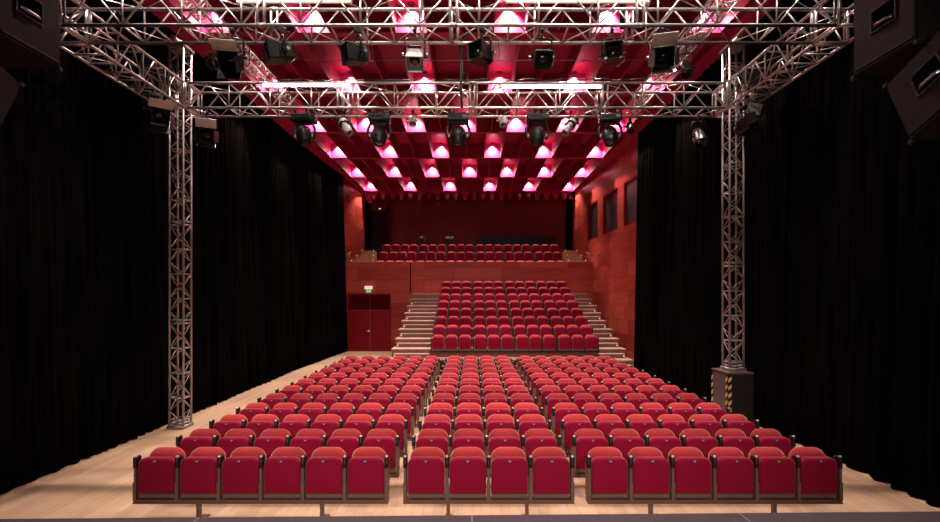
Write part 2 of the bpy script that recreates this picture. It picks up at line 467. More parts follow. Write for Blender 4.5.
# ---- the stepped seating stand
TY, TZ, TR = 18.5, .52, .3175
TX0, TX1 = -3.1, 5.93
st = thing('seating_stand', 'stepped wooden seating stand with side steps below the balcony', 'seating stand', (1.4, 18.2, 0))
def rel(v): return (v[0] - 1.4, v[1] - 18.2, v[2])
for k in range(8):
    y0 = TY - .3 + .9 * k; y1 = BY - .02; z = TZ + TR * k
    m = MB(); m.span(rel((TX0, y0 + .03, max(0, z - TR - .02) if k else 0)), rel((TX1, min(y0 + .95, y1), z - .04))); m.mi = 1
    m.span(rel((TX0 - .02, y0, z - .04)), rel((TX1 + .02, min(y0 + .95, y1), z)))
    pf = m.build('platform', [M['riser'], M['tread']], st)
    for a, b in ((TX0 + .12, -1.66), (4.88, TX1 - .12)):
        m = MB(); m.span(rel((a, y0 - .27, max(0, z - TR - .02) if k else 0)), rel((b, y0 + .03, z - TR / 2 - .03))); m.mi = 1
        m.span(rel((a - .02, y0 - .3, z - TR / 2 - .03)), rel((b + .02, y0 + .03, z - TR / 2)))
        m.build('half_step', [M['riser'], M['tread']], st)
        if k:
            m = MB(); xx = a + .03 if a < 0 else b - .03
            m.lathe([(.02, -.02), (.028, 0)], rel((xx, y0 - .275, z - TR / 2 - .085)), Euler((PI / 2, 0, 0)), n=8); m.build('step_light', M['step_lamp'], st)
for a, b in ((TX0 + .05, -1.66), (4.88, TX1 - .05)):
    m = MB(); m.span(rel((a, 25.38, 2.7)), rel((b, BY - .02, 2.96))); m.mi = 1; m.span(rel((a - .02, 25.35, 2.96)), rel((b + .02, BY - .02, 3.0)))
    m.build('landing', [M['riser'], M['tread']], st)
m = MB(); m.span(rel((-1.6, TY - .33, 0)), rel((4.82, TY - .28, TZ))); m.build('front_skirt', M['arm'], st)
gp = (1.585)
for r in range(8):
    for g in range(4):
        x0 = -1.56 + gp * g + .03
        rt = 'front row' if r == 0 else ('top row' if r == 7 else ORD[r + 1] + ' row up')
        def lab(k, g=g, rt=rt):
            return 'red seat on stepped stand, %s from left, %s' % (ORD[g * 3 + k + 1], rt)
        seat_row(x0, TY + .9 * r, TZ + TR * r, 3, .508, 'stand_chair', lab, 'red seats on the stepped stand',
                 'steel frame of %s seat trio from left on stand, %s' % (ORD[g + 1], rt), 'frames of the stand seats', full=False)

# ---- balcony tiers, steps and seats
tiers = [(26.05, 27.02, 3.88), (27.02, 27.95, 4.44), (27.95, ZB, 4.95)]
m = MB()
for a, b, z in tiers: m.span((-6.75, a - (.1 if a > 26.1 else 0.11), 3.5), (6.35, b, z))
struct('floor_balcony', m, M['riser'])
for side, xa, xb in (('left', -6.5, -5.5), ('right', 5.22, 6.1)):
    t = thing('balcony_steps', 'tan wooden steps at the %s end of the balcony' % side, 'steps', ((xa + xb) / 2, 26.3, 4.4), 0, 'balcony end steps')
    sp = [((-6.45, -5.24), (-6.32, -5.34), (-6.2, -5.48)), ((5.08, 6.08), (5.14, 6.0), (5.2, 5.92))][side == 'right']
    mid = (xa + xb) / 2
    for (y, z), (a, b) in zip(((26.3, 4.76), (26.95, 5.08), (27.7, 5.42)), sp):
        m = MB(); m.span((a - mid, y - 26.3, (3.85 if y < 27 else 4.4) - 4.4), (b - mid, y + .75 - 26.3, z - 4.4)); m.build('step', M['tan'], t)
        for xx in (a - mid + .04, b - mid - .04):
            m = MB(); m.lathe([(.018, 0), (.018, .03), (.012, .04)], (xx, y + .04 - 26.3, z - 4.4), n=8); m.build('step_light', M['step_lamp'], t)
    t = thing('handrail', 'thin handrail beside the %s balcony steps' % side, 'handrail', (xa - .06 if side == 'left' else xb + .06, 25.98, BT + .05), 0, 'balcony handrails')
    m = MB()
    m.tube((0, 0, .42), (0, .9, .62), .02)
    m.build('rail', M['frame'], t)
    for yy, zz in ((0.02, .42), (.45, .52)):
        m = MB(); m.tube((0, yy, -.1 if yy < .1 else -.2), (0, yy, zz), .015); m.build('post', M['frame'], t)
def balc(y, z, xa, xb, rt):
    p = (xb - xa - .3) / 19
    x = xa; i = 0
    for g, n in enumerate((4, 3, 3, 3, 3, 3)):
        def lab(k, i=i, rt=rt):
            return 'red balcony seat, %s from left, %s' % (ORD[i + k + 1], rt)
        seat_row(x, y, z, n, p, 'balcony_chair', lab, 'red balcony seats', 'frame of %s seat cluster from left, balcony %s' % (ORD[g + 1], rt), 'frames of the balcony seats', full=False)
        x += n * p + .06; i += n
balc(26.22, 3.88, -5.15, 4.98, 'row behind the parapet')
balc(27.12, 4.44, -5.12, 4.96, 'middle row')
balc(28.15, 4.95, -5.12, 4.94, 'back row by the rear wall')

# dark door panel, drapes and gear along the back wall
m = MB(); m.span((-6.4, ZB - .08, 4.95), (-4.82, ZB, 8.02)); d2 = struct('door_2', m, M['booth_door'])
m = MB(); m.span((-5.0, ZB - .1, 5.0), (-4.86, ZB - .08, 7.95)); m.build('door_edge', M['door_dark'], d2)
def folds(path, z0, z1, amp, wl, name, mat, seed, x_top=0.0, nz=10, gather=.0):
    """hanging cloth along a plan path: straight run p0 to p1, folds across it"""
    rnd = random.Random(seed)
    (xa, ya), (xb, yb) = path
    L = math.hypot(xb - xa, yb - ya); n = max(8, int(L / .035))
    nx, ny = -(yb - ya) / L, (xb - xa) / L
    ph = []; a = 0
    for i in range(n + 1):
        a += (L / n) * 2 * PI / (wl * (1 + .35 * math.sin(i * .05 + seed) + .2 * math.sin(i * .13)))
        ph.append(a)
    ampv = [amp * (.65 + .35 * math.sin(i * .061 + seed * 2)) for i in range(n + 1)]
    b = MB(); b.smooth = True; grid = []
    for j in range(nz + 1):
        t = j / nz; z = z0 + (z1 - z0) * t; row = []
        for i in range(n + 1):
            s = i / n
            o = ampv[i] * (1 - .35 * t) * (math.sin(ph[i]) + .28 * math.sin(2.3 * ph[i] + 1 + t * .6)) / 1.2
            if gather: s = .5 + (s - .5) * (1 - gather * math.sin(PI * min(1, t * 1.4)))
            zz = z + (0 if j else .008 * math.sin(ph[i] * .5))
            row.append(b.bm.verts.new((xa + (xb - xa) * s + nx * o + x_top * t, ya + (yb - ya) * s + ny * o, zz)))
        grid.append(row)
    for A, B in zip(grid, grid[1:]):
        for i in range(n): b.face([A[i], A[i + 1], B[i + 1], B[i]])
    o = b.build(name, mat)
    md = o.modifiers.new('thickness', 'SOLIDIFY'); md.thickness = .012
    return o
o = folds(((-6.52, 29.86), (-6.1, 29.86)), 4.98, 8.95, .06, .16, 'drape', M['drape'], 3); tag(o, 'narrow black drape beside the dark balcony door', 'drape', 'balcony drapes')
o = folds(((5.62, 29.86), (6.0, 29.86)), 4.98, 8.95, .06, .16, 'drape', M['drape'], 4, x_top=.1); tag(o, 'narrow black drape in the right rear corner of balcony', 'drape', 'balcony drapes')

# ---- tall black side curtains
def side(name, xa, ya, xb, yb, xt, seed, label):
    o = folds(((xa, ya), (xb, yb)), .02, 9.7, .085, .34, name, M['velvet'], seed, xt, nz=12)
    tag(o, label, 'curtain', 'black side curtains')
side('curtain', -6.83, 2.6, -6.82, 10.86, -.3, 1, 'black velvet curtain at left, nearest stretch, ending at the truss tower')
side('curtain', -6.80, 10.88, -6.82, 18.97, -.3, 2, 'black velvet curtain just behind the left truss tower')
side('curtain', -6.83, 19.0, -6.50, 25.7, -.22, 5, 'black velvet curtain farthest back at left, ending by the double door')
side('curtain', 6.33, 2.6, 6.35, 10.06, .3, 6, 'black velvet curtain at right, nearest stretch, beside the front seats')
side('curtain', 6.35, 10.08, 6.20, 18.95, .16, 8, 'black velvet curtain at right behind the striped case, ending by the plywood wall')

# ------------------------------------------------------------------ trusses
def truss(name, label, p0, p1, up, w, h, pitch, rc=.026, rb=.014, group=None, joints=(), parts=True, mat='alu'):
    """box truss between centre points p0 and p1; w across, h along 'up'"""
    p0 = Vector(p0); p1 = Vector(p1); d = (p1 - p0).normalized(); p0 += d * .045; p1 -= d * .045; L = (p1 - p0).length; up = Vector(up); sd = d.cross(up).normalized()
    t = thing(name, label, 'truss', p0, 0, group)
    def P(s, a, b): return d * s + sd * (a * w / 2) + up * (b * h / 2)
    for a in (-1, 1):
        for b in (-1, 1):
            m = MB(); m.tube(P(0, a, b), P(L, a, b), rc, 10); m.build('chord', M[mat], t)
    n = max(2, round(L / pitch)); q = L / n
    for fi, (nm) in enumerate(('front_lattice', 'back_lattice')):
        m = MB(); a = -1 if fi == 0 else 1
        for i in range(n + 1):
            s = min(max(i * q, .03), L - .03)
            m.tube(P(s, a, -1), P(s, a, 1), rb * 1.15, 6)
            if i < n:
                m.tube(P(s, a, -1), P(i * q + q / 2, a, 1), rb, 6); m.tube(P(i * q + q / 2, a, 1), P(i * q + q, a, -1), rb, 6)
        m.build(nm, M[mat], t)
    for b, nm, k in ((1, 'top_lattice', 1), (-1, 'bottom_lattice', 2)):
        m = MB()
        for i in range(k * n + 1):
            s = min(max(i * q / k, .03), L - .03)
            m.tube(P(s, -1, b), P(s, 1, b), rb * 1.1, 6)
            if i < k * n: m.tube(P(s, (-1) ** i, b), P(min((i + 1) * q / k, L - .03), -(-1) ** i, b), rb * .55, 6)
        m.build(nm, M[mat], t)
    for s in joints:
        for a in (-1, 1):
            m = MB()
            for b in (-1, 1): m.tube(P(s - .06, a, b), P(s + .06, a, b), rc * 1.35, 10)
            for e in (-.05, .05): m.tube(P(s + e, a, -1), P(s + e, a, 1), rb * 1.7, 6)
            m.build('joint', M['alu_dull'], t)
    return t
TH0, TH1 = H + 4.03, H + 4.56
TZc, TH = (TH0 + TH1) / 2, TH1 - TH0
FZ0, FZ1 = 7.37, 7.88
RZ0, RZ1 = 10.6, 11.11
LX0, LX1, RX0, RX1 = -6.65, -6.14, 5.47, 5.98
WID = .51
front = truss('lighting_truss', 'nearest aluminium box truss crossing the top of the view', (LX1, (FZ0 + FZ1) / 2, TZc), (RX0, (FZ0 + FZ1) / 2, TZc), (0, 0, 1), WID, TH, .86, joints=(2.95, 5.82, 8.6), group='aluminium lighting trusses')
rear = truss('lighting_truss', 'second aluminium box truss spanning between the two towers', (LX1, (RZ0 + RZ1) / 2, TZc), (RX0, (RZ0 + RZ1) / 2, TZc), (0, 0, 1), WID, TH, .87, joints=(3.27, 6.1, 8.95), group='aluminium lighting trusses')
truss('lighting_truss', 'aluminium side truss running back to the left tower', ((LX0 + LX1) / 2, FZ1, TZc), ((LX0 + LX1) / 2, RZ0, TZc), (0, 0, 1), WID, TH, .68, group='aluminium lighting trusses', mat='alu_dull')
truss('lighting_truss', 'aluminium side truss running back to the right tower', ((RX0 + RX1) / 2, FZ1, TZc), ((RX0 + RX1) / 2, RZ0, TZc), (0, 0, 1), WID, TH, .68, group='aluminium lighting trusses', mat='alu_dull')
for lab, xc, ya, yb in (('left end of nearest truss', (LX0 + LX1) / 2, FZ0, FZ1), ('right end of nearest truss', (RX0 + RX1) / 2, FZ0, FZ1), ('top of left tower', (LX0 + LX1) / 2, RZ0, RZ1), ('top of right tower', (RX0 + RX1) / 2, RZ0, RZ1)):
    t = thing('truss_corner', 'cube shaped aluminium truss corner at the %s' % lab, 'truss corner', (xc, (ya + yb) / 2, TZc), 0, 'truss corners')
    m = MB(); a, b, c = WID / 2, (yb - ya) / 2, TH / 2
    for u in (-1, 1):
        for v in (-1, 1):
            m.tube((u * a, v * b, -c), (u * a, v * b, c), .026, 10); m.tube((u * a, -b, v * c), (u * a, b, v * c), .026, 10); m.tube((-a, u * b, v * c), (a, u * b, v * c), .026, 10)
    m.build('cage', M['alu'], t)
    m = MB()
    for u in (-1, 1):
        m.tube((u * a, -b, -c), (u * a, b, c), .014, 6)
        m.tube((-a, u * b, -c), (a, u * b, c), .014, 6)
    m.build('brace', M['alu'], t)
YT = (RZ0 + RZ1) / 2
def tower(lab, xc, z0, z1):
    t = thing('truss_tower', lab, 'truss tower', (xc, YT, z0), 0, 'truss towers')
    w = .15
    for a in (-1, 1):
        for b in (-1, 1):
            m = MB(); m.tube((a * w, b * w, .05), (a * w, b * w, z1 - z0), .024, 10); m.build('chord', M['alu_dull'], t)
    n = int((z1 - z0 - .2) / .54)
    for fi, (nm, f) in enumerate((('front_lattice', lambda s, z: (s * w, -w, z)), ('back_lattice', lambda s, z: (s * w, w, z)), ('left_lattice', lambda s, z: (-w, s * w, z)), ('right_lattice', lambda s, z: (w, s * w, z)))):
        m = MB()
        for i in range(n + 1):
            z = .12 + i * .54
            m.tube(f(-1, z), f(1, z), .014, 6)
            if i % 4 == 0: m.tube(f(-1, z + .07), f(1, z + .07), .016, 6)
            if i < n:
                s = 1 if (i + fi) % 2 else -1
                m.tube(f(-s, z), f(s, z + .27), .011, 6); m.tube(f(s, z + .27), f(-s, z + .54), .011, 6)
        m.build(nm, M['alu_dull'], t)
    m = MB(); m.span((-.19, -.19, 0), (.19, .19, .03))
    for a in (-1, 1):
        m.tube((a * .17, -.19, .055), (a * .17, .19, .055), .025); m.tube((-.19, a * .17, .055), (.19, a * .17, .055), .025)
    m.build('base_plate', M['alu_dull'], t)
    m = MB(); m.span((-.2, -.2, z1 - z0 - .02), (.2, .2, z1 - z0 + .04)); m.tube((0, -.3, z1 - z0 + .1), (0, .3, z1 - z0 + .1), .06); m.build('head_block', M['alu_dull'], t)
    m = MB(); m.path([(-.06 + .02 * math.sin(k), .2, z1 - z0 - k * .1) for k in range(14)], .012); m.build('chain', M['steel'], t)
    return t
XL, XR = (LX0 + LX1) / 2, (RX0 + RX1) / 2
tower('aluminium truss tower standing on the floor at left', XL, 0, 8.3)
CT = 1.25
tower('aluminium truss tower standing on the striped black case', XR, CT, 8.3)
# small trusses riding over the big ones towards the hall
truss('lighting_truss', 'thin truss lying across the big trusses near the left end', (-4.48, 7.2, TH1 + .165), (-4.48, 12.3, TH1 + .165), (0, 0, 1), .22, .22, .36, .017, .008, 'aluminium lighting trusses', mat='alu_dull')
truss('lighting_truss', 'thin truss lying across the big trusses near the right end', (4.03, 7.2, TH1 + .165), (4.03, 12.3, TH1 + .165), (0, 0, 1), .22, .22, .36, .017, .008, 'aluminium lighting trusses', mat='alu_dull')

# black case under the right tower, hazard tape on its uprights
cx0, cx1, cy0, cy1 = 5.43, 5.97, 10.5, 11.2
t = thing('equipment_case', 'tall black case with yellow striped edges carrying the right tower', 'case', ((cx0 + cx1) / 2, (cy0 + cy1) / 2, 0))
wx, wy = (cx1 - cx0) / 2, (cy1 - cy0) / 2
m = MB(); m.span((-wx, -wy, .03), (wx, wy, CT - .02)); m.build('body', M['case'], t)
m = MB(); m.span((-wx - .012, -wy - .012, CT - .03), (wx + .012, wy + .012, CT)); m.build('lid', M['case_top'], t)
m = MB(); m.span((-wx - .006, -wy + .06, .06), (-wx, wy - .06, CT - .06)); m.build('side_panel', M['case_side'], t)
for (kx, ky, ax) in ((-wx, -wy, 'y'), (-wx, -wy, 'x'), (-wx, wy, 'x')):
    m = MB(); k = 0; z = .05
    if ax == 'y':
        m.span((kx - .004, ky - .008, .04), (kx + .075, ky, CT - .04)); m.mi = 1
        while z < CT - .2:
            m.prism([(kx + .004, z), (kx + .071, z + .05), (kx + .071, z + .13), (kx + .004, z + .08)], ky - .012, ky - .007, 'y'); z += .165
    else:
        s = 1 if ky < 0 else -1
        m.span((kx - .01, ky, .04), (kx - .002, ky + s * .08, CT - .04)); m.mi = 1
        while z < CT - .2:
            m.prism([(ky + s * .004, z + s * .05), (ky + s * .075, z), (ky + s * .075, z + .08), (ky + s * .004, z + .08 + s * .05)], kx - .016, kx - .009, 'x'); z += .165
    m.build('hazard_strip', [M['case'], M['yellow']], t)

# ------------------------------------------------------------------ lanterns
def clamp_mb():
    m = MB(); m.lathe([(.038, -.025), (.045, -.02), (.045, .02), (.038, .025)], (0, 0, 0), Euler((0, PI / 2, 0)), n=12)
    m.tube((0, 0, -.03), (0, 0, -.12), .012); m.box((0, .05, -.01), (.03, .04, .05)); m.tube((0, .02, -.1), (.05, .02, -.1), .008)
    return m
ME_clamp = clamp_mb().mesh('clamp', M['black_metal'])
def yoke_mesh(w, drop):
    m = MB()
    m.path([(-w, 0, -drop), (-w, 0, -.17), (-w * .85, 0, -.13), (-w * .4, 0, -.115), (w * .4, 0, -.115), (w * .85, 0, -.13), (w, 0, -.17), (w, 0, -drop)], .013)
    for s in (-1, 1): m.tube((s * (w - .02), 0, -drop), (s * (w + .05), 0, -drop), .02)
    return m
def fresnel(px, py, d, yaw, pitch, label, s=1.0, doors=False, chord_z=TH0, hood=M['black_metal'], drop=None, group='spotlights on the nearest truss'):
    p = W(px, py, d)
    dr = max(.2, (drop or chord_z - p.z) - .074)
    t = thing('stage_spotlight', label, 'spotlight', (p.x, d, chord_z - .074), math.radians(yaw), group)
    obj('mounting_clamp', ME_clamp, t)
    w = .155 * s
    yoke_mesh(w, dr).build('yoke', M['black_metal'], t)
    b = MB(); r = .13 * s
    # body: chamfered box section narrowing to the back, ribbed
    def ring(y, k, ch):
        a = r * k; c = a * ch
        return [b.bm.verts.new((x, y, z)) for x, z in ((-a, -a + c), (-a + c, -a), (a - c, -a), (a, -a + c), (a, a - c), (a - c, a), (-a + c, a), (-a, a - c))]
    R = [ring(y * s, k, ch) for y, k, ch in ((-.20, 1.0, .1), (-.19, 1.05, .1), (-.05, 1.0, .2), (-.04, .96, .3), (.04, .96, .35), (.05, 1.0, .35), (.07, 1.0, .35), (.08, .92, .4), (.12, .92, .4), (.15, .75, .5), (.18, .5, .5))]
    for A, B in zip(R, R[1:]):
        for i in range(8):
            j = (i + 1) % 8; b.face([A[i], A[j], B[j], B[i]])
    b.face(R[-1])
    inn = ring(-.185 * s, .86, .2); inn2 = ring(-.08 * s, .8, .4)
    for i in range(8):
        j = (i + 1) % 8; b.face([R[0][i], inn[i], inn[j], R[0][j]]); b.face([inn[i], inn2[i], inn2[j], inn[j]])
    b.face(inn2)
    body = b.build('lamp_body', hood, t, (0, 0, -dr), (math.radians(pitch), 0, 0))
    m = MB(); m.lathe([(.085 * s, 0), (.07 * s, .02), (.04 * s, .035), (.0 + .005, .04)], (0, -.085 * s, 0), Euler((PI / 2, 0, 0)), n=16); m.build('lens', M['lens_warm'], body)
    for u in (-1, 1):
        m = MB(); m.tube((u * (r - .01), .06 * s, 0), (u * (r + .06), .06 * s, 0), .014); m.lathe([(.026, 0), (.026, .03)], (u * (r + .04), .06 * s, 0), Euler((0, u * PI / 2, 0)), n=10)
        m.build('tilt_knob', M['steel'], body)
    m = MB()
    for q in (-.02, .0, .02): m.span((-r * .8, q * s - .003 + .05, r * .97), (r * .8, q * s + .003 + .05, r * 1.06))
    m.build('vent', M['black_metal'], body)
    if doors:
        for k, (rx, off, size, mt) in enumerate(((-1.0, (0, -.25 * s, r * 1.0 + .085 * s), (.32 * s, .18 * s, .006), 'white_metal'), (.35, (0, -.27 * s, -r * 1.2), (.30 * s, .17 * s, .006), 'black_metal'))):  # light from below is put into the upper flap's pale colour
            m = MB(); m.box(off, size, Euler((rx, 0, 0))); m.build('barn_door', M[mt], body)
        for u in (-1, 1):
            m = MB(); m.box((u * r * 1.22, -.27 * s, 0), (.006, .17 * s, .2 * s), Euler((0, 0, -u * .4))); m.build('barn_door', M['black_metal'], body)
    m = MB(); m.path([(.03, .15 * s, -dr + .02), (.10, .2, -dr - .09), (.2, .18, -dr - .02), (.22, .1, -dr + .2), (.16, .03, -.03), (.05, .0, .02)], .006); m.build('cable', M['cable'], t)
    return t
D = FZ0
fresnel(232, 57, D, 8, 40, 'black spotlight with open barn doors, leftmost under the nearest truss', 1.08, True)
fresnel(281, 53, D, -58, 8, 'black square spotlight turned left, second from left under nearest truss', 1.05)
fresnel(357, 55, D, -56, 8, 'black square spotlight turned left, third from left under nearest truss', 1.0)
fresnel(415, 57, D, 3, 58, 'spotlight tipped steeply down, fourth from left under nearest truss', .95, hood=M['alu_dull'])
fresnel(482, 55, D, -35, 2, 'black spotlight beside the thick cable drop under nearest truss', 1.0)
fresnel(542, 58, D, 2, 34, 'black spotlight aimed at the stage, right of centre under nearest truss', .95)
fresnel(612, 55, D, -10, 4, 'black spotlight, second from right under nearest truss', .95)
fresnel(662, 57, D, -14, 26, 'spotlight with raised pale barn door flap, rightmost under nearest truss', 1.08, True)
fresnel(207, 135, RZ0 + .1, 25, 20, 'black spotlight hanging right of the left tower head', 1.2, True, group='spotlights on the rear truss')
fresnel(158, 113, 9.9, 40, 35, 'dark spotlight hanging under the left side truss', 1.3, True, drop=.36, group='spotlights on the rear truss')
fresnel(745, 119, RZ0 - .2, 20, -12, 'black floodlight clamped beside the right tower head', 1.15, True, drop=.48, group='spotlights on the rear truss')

def moving_head(px, py, d, tilt, yaw, label, group='moving heads'):
    p = W(px, py, d)
    t = thing('moving_head_light', label, 'moving head light', (p.x, d + .15, TH0 - .088), math.radians(yaw), group)
    m = MB()
    for u in (-1, 1): m.box((u * .13, 0, -.01), (.04, .3, .03)); m.box((u * .13, -.15, .02), (.035, .05, .055))
    m.build('mounting_bar', M['black_metal'], t)
    m = MB(); m.slab(.46, -.175, -.02, [(-.17, .02), (-.16, 0), (.16, 0), (.17, .02)], .03, .03); m.mi = 1; m.span((-.2, -.176, -.12), (.1, -.169, -.06)); m.build('base', [M['black_metal'], M['lens']], t)
    m = MB()
    m.box((0, 0, -.19), (.36, .16, .04))
    for u in (-1, 1): m.path([(u * .12, 0, -.19), (u * .2, 0, -.23), (u * .24, 0, -.32), (u * .24, 0, -.42), (u * .215, 0, -.5), (u * .19, 0, -.53)], .03, 8)
    m.build('yoke', M['black_metal'], t)
    for u in (-1, 1):
        m = MB(); m.lathe([(.045, -.02), (.05, 0), (.045, .02)], (u * .2, 0, -.47), Euler((0, PI / 2, 0)), n=14); m.build('pivot_cap', M['alu_dull'], t)
    m = MB(); m.lathe([(.05, .21), (.10, .19), (.145, .12), (.16, .03), (.16, -.05), (.14, -.14), (.122, -.20), (.112, -.205), (.105, -.17)], n=24)
    for k in range(5): m.lathe([(.160, .02 - .02 * k), (.166, .012 - .02 * k), (.160, .004 - .02 * k)], n=24, cap=False)
    hd = m.build('head', M['black_metal'], t, (0, 0, -.46), (math.radians(tilt), 0, 0))
    m = MB(); m.lathe([(.106, -.17), (.08, -.19), (.04, -.2), (.005, -.203)], n=20); m.build('lens', M['lens'], hd)
mh = [(302, 18, -10, 'moving head nearest the left end of the rear truss'), (378, -8, 6, 'moving head, second from left under rear truss'), (458, 4, 0, 'moving head below the thick cable drop'),
      (538, 10, 4, 'moving head, second from right under rear truss'), (612, -20, -6, 'moving head nearest the right end of the rear truss')]
for px, ti, yw, lab in mh: moving_head(px, 128, RZ0, ti, yw, 'black ' + lab)

def profile(px, py, d, lean, label):
    p = W(px, py, d)
    t = thing('profile_spotlight', label, 'profile spotlight', (p.x, d + .02, TH0 - .074), 0, 'profile spotlights')
    obj('mounting_clamp', ME_clamp, t)
    yoke_mesh(.13, .26).build('yoke', M['black_metal'], t)
    m = MB(); m.lathe([(.05, .22), (.09, .2), (.105, .12), (.105, .02), (.075, 0), (.07, -.1), (.09, -.11), (.09, -.30), (.075, -.31), (.07, -.25)], n=8)
    b = m.build('lamp_body', M['alu_dull'], t, (0, 0, -.28), (math.radians(-25), math.radians(lean), 0))
    m = MB(); m.lathe([(.068, -.255), (.05, -.275), (.005, -.285)], n=14); m.build('lens', M['lens'], b)
    m = MB(); m.span((-.11, -.01, -.12), (.11, .01, -.02)); m.lathe([(.11, -.005), (.11, .03)], n=8); m.build('shutter_gate', M['black_metal'], b)
    m = MB(); m.lathe([(.112, .1), (.112, .18), (.098, .205)], n=8); m.build('lamp_house', M['black_metal'], b)
profile(344, 128, RZ0, -32, 'long profile spotlight leaning right, left half of the rear truss')
profile(571, 130, RZ0, 34, 'long profile spotlight leaning left, right half of the rear truss')

def par(px, py, d, top, tilt, yaw, label, s=1.0, mat=None):
    p = W(px, py, d)
    t = thing('par_light', label, 'par light', (p.x, d, top - .074), math.radians(yaw), 'small round par lights')
    obj('mounting_clamp', ME_clamp, t)
    dr = max(.16, top - .074 - p.z)
    yoke_mesh(.105 * s, dr).build('yoke', mat or M['black_metal'], t)
    m = MB(); m.lathe([(.03, .13), (.06, .12), (.085, .06), (.09, 0), (.09, -.10), (.098, -.11), (.098, -.13), (.08, -.13), (.07, -.05)], n=16)
    for v in m.bm.verts: v.co *= s
    b = m.build('can', mat or M['black_metal'], t, (0, 0, -dr), (math.radians(tilt), 0, 0))
    m = MB(); m.lathe([(.075 * s, -.06 * s), (.05 * s, -.08 * s), (.004, -.088 * s)], n=14); m.build('lens', M['lens_warm'], b)
par(413, 121, RZ0, TH0, -35, 0, 'small silver par light under the rear truss between two moving heads', .85, M['alu_dull'])
par(503, 121, RZ0, TH0, -20, 10, 'small silver par light just right of the centre moving head', .9, M['alu_dull'])
par(630, 123, RZ1, TH0, -30, 0, 'small dark par light just right of the last moving head')
par(213, 60, 9.0, TH1 + .04, -40, 20, 'round par light hanging under the thin truss at left', 1.15)
par(686, 68, 9.0, TH1 + .04, -25, -10, 'round par light hanging under the thin truss at right', 1.2)
par(699, 137, RZ0 + .3, TH0, -30, 0, 'par light on long yoke left of the right tower', 1.5)

# fluorescent battens on the trusses
def batten(px0, px1, py, d, label, on=True):
    a = W(px0, py, d); b = W(px1, py, d); L = (b - a).length
    t = thing('fluorescent_batten', label, 'fluorescent light', ((a.x + b.x) / 2, d, a.z), 0, 'fluorescent battens')
    m = MB(); m.span((-L / 2, -.02, .0), (L / 2, .05, .05)); m.build('mounting_tray', M['white_metal' if on else 'alu_dull'], t)
    m = MB(); m.tube((-L / 2 + .04, -.035, -.015), (L / 2 - .04, -.035, -.015), .02, 10); m.build('tube', M['tube' if on else 'tube_dim'], t)
    m = MB()
    for u in (-1, 1): m.box((u * (L / 2 - .02), -.03, -.01), (.04, .05, .06))
    m.build('end_cap', M['white_metal'], t)
batten(262, 352, 85.5, RZ0 - .11, 'glowing fluorescent batten at left on the rear truss')
batten(500, 602, 87, RZ0 - .11, 'glowing fluorescent batten right of centre on the rear truss')
batten(506, 648, 2.0, FZ0 + .2, 'fluorescent batten inside the nearest truss, right of centre', False)
batten(238, 352, 2.0, FZ0 + .2, 'fluorescent batten inside the nearest truss, left of centre', False)

# thick cable drop, chain hoists on the near truss, cables laid along the rear truss
t = thing('cable_drop', 'thick black cable with coupler hanging by the centre of rear truss', 'cable', W(461, 108, RZ0 - .08), 0)
m = MB(); m.path([(.02, 0, 0), (.0, 0, .4), (.01, 0, .8), (0, 0, 1.2), (.04, 0, 1.45), (.15, .02, 1.62)], .03); m.build('cable', M['cable'], t)
m = MB(); m.lathe([(.03, 0), (.055, .02), (.055, .14), (.03, .17)], (0, 0, 1.25), n=12); m.build('coupler', M['black_metal'], t)
m = MB(); m.path([(.03, -.02, .5), (.13, -.03, .55), (.15, -.03, .7), (.06, -.03, .78), (.02, -.02, .6)], .012); m.build('cable_loop', M['cable'], t)
for px, lab in ((276, 'left'), (623, 'right')):
    p = W(px, 28, FZ1 + .14)
    t = thing('chain_hoist', 'dark vertical hoist column in the nearest truss, %s of centre' % lab, 'hoist', (p.x, p.y, p.z), 0, 'hoist columns')
    m = MB(); m.tube((0, 0, 0), (0, 0, 1.15), .055, 14); m.lathe([(.075, .42), (.085, .45), (.085, .62), (.075, .65)], n=14); m.build('body', M['black_metal'], t)
    m = MB(); m.path([(0, 0, 1.1), (0, 0, 1.9)], .014); m.build('hanging_chain', M['steel'], t)
def run_cable(x0, x1, y, z, lab, seed):
    r = random.Random(seed); m = MB(); n = int((x1 - x0) / .18)
    m.path([(x0 + (x1 - x0) * i / n, y + r.uniform(-.015, .015), z + r.uniform(-.02, .03)) for i in range(n + 1)], .011)
    tag(m.build('power_cable', M['cable']), lab, 'cable', 'cables along the trusses')
run_cable(-4.2, -1.2, RZ0 - .02, TH1 + .06, 'black cable lying on the top of rear truss, left half', 1)
run_cable(-1.0, 3.8, RZ0 - .02, TH1 + .06, 'black cable lying on the top of rear truss, right half', 2)
m = MB(); m.path([(-4.4, 9.2, 7.27), (-2, 9.2, 7.26), (0, 9.2, 7.25), (2, 9.2, 7.26), (3.95, 9.2, 7.27)], .007)
tag(m.build('hanging_wire', M['cable']), 'thin dark wire stretched across below the ceiling between the thin trusses', 'wire')

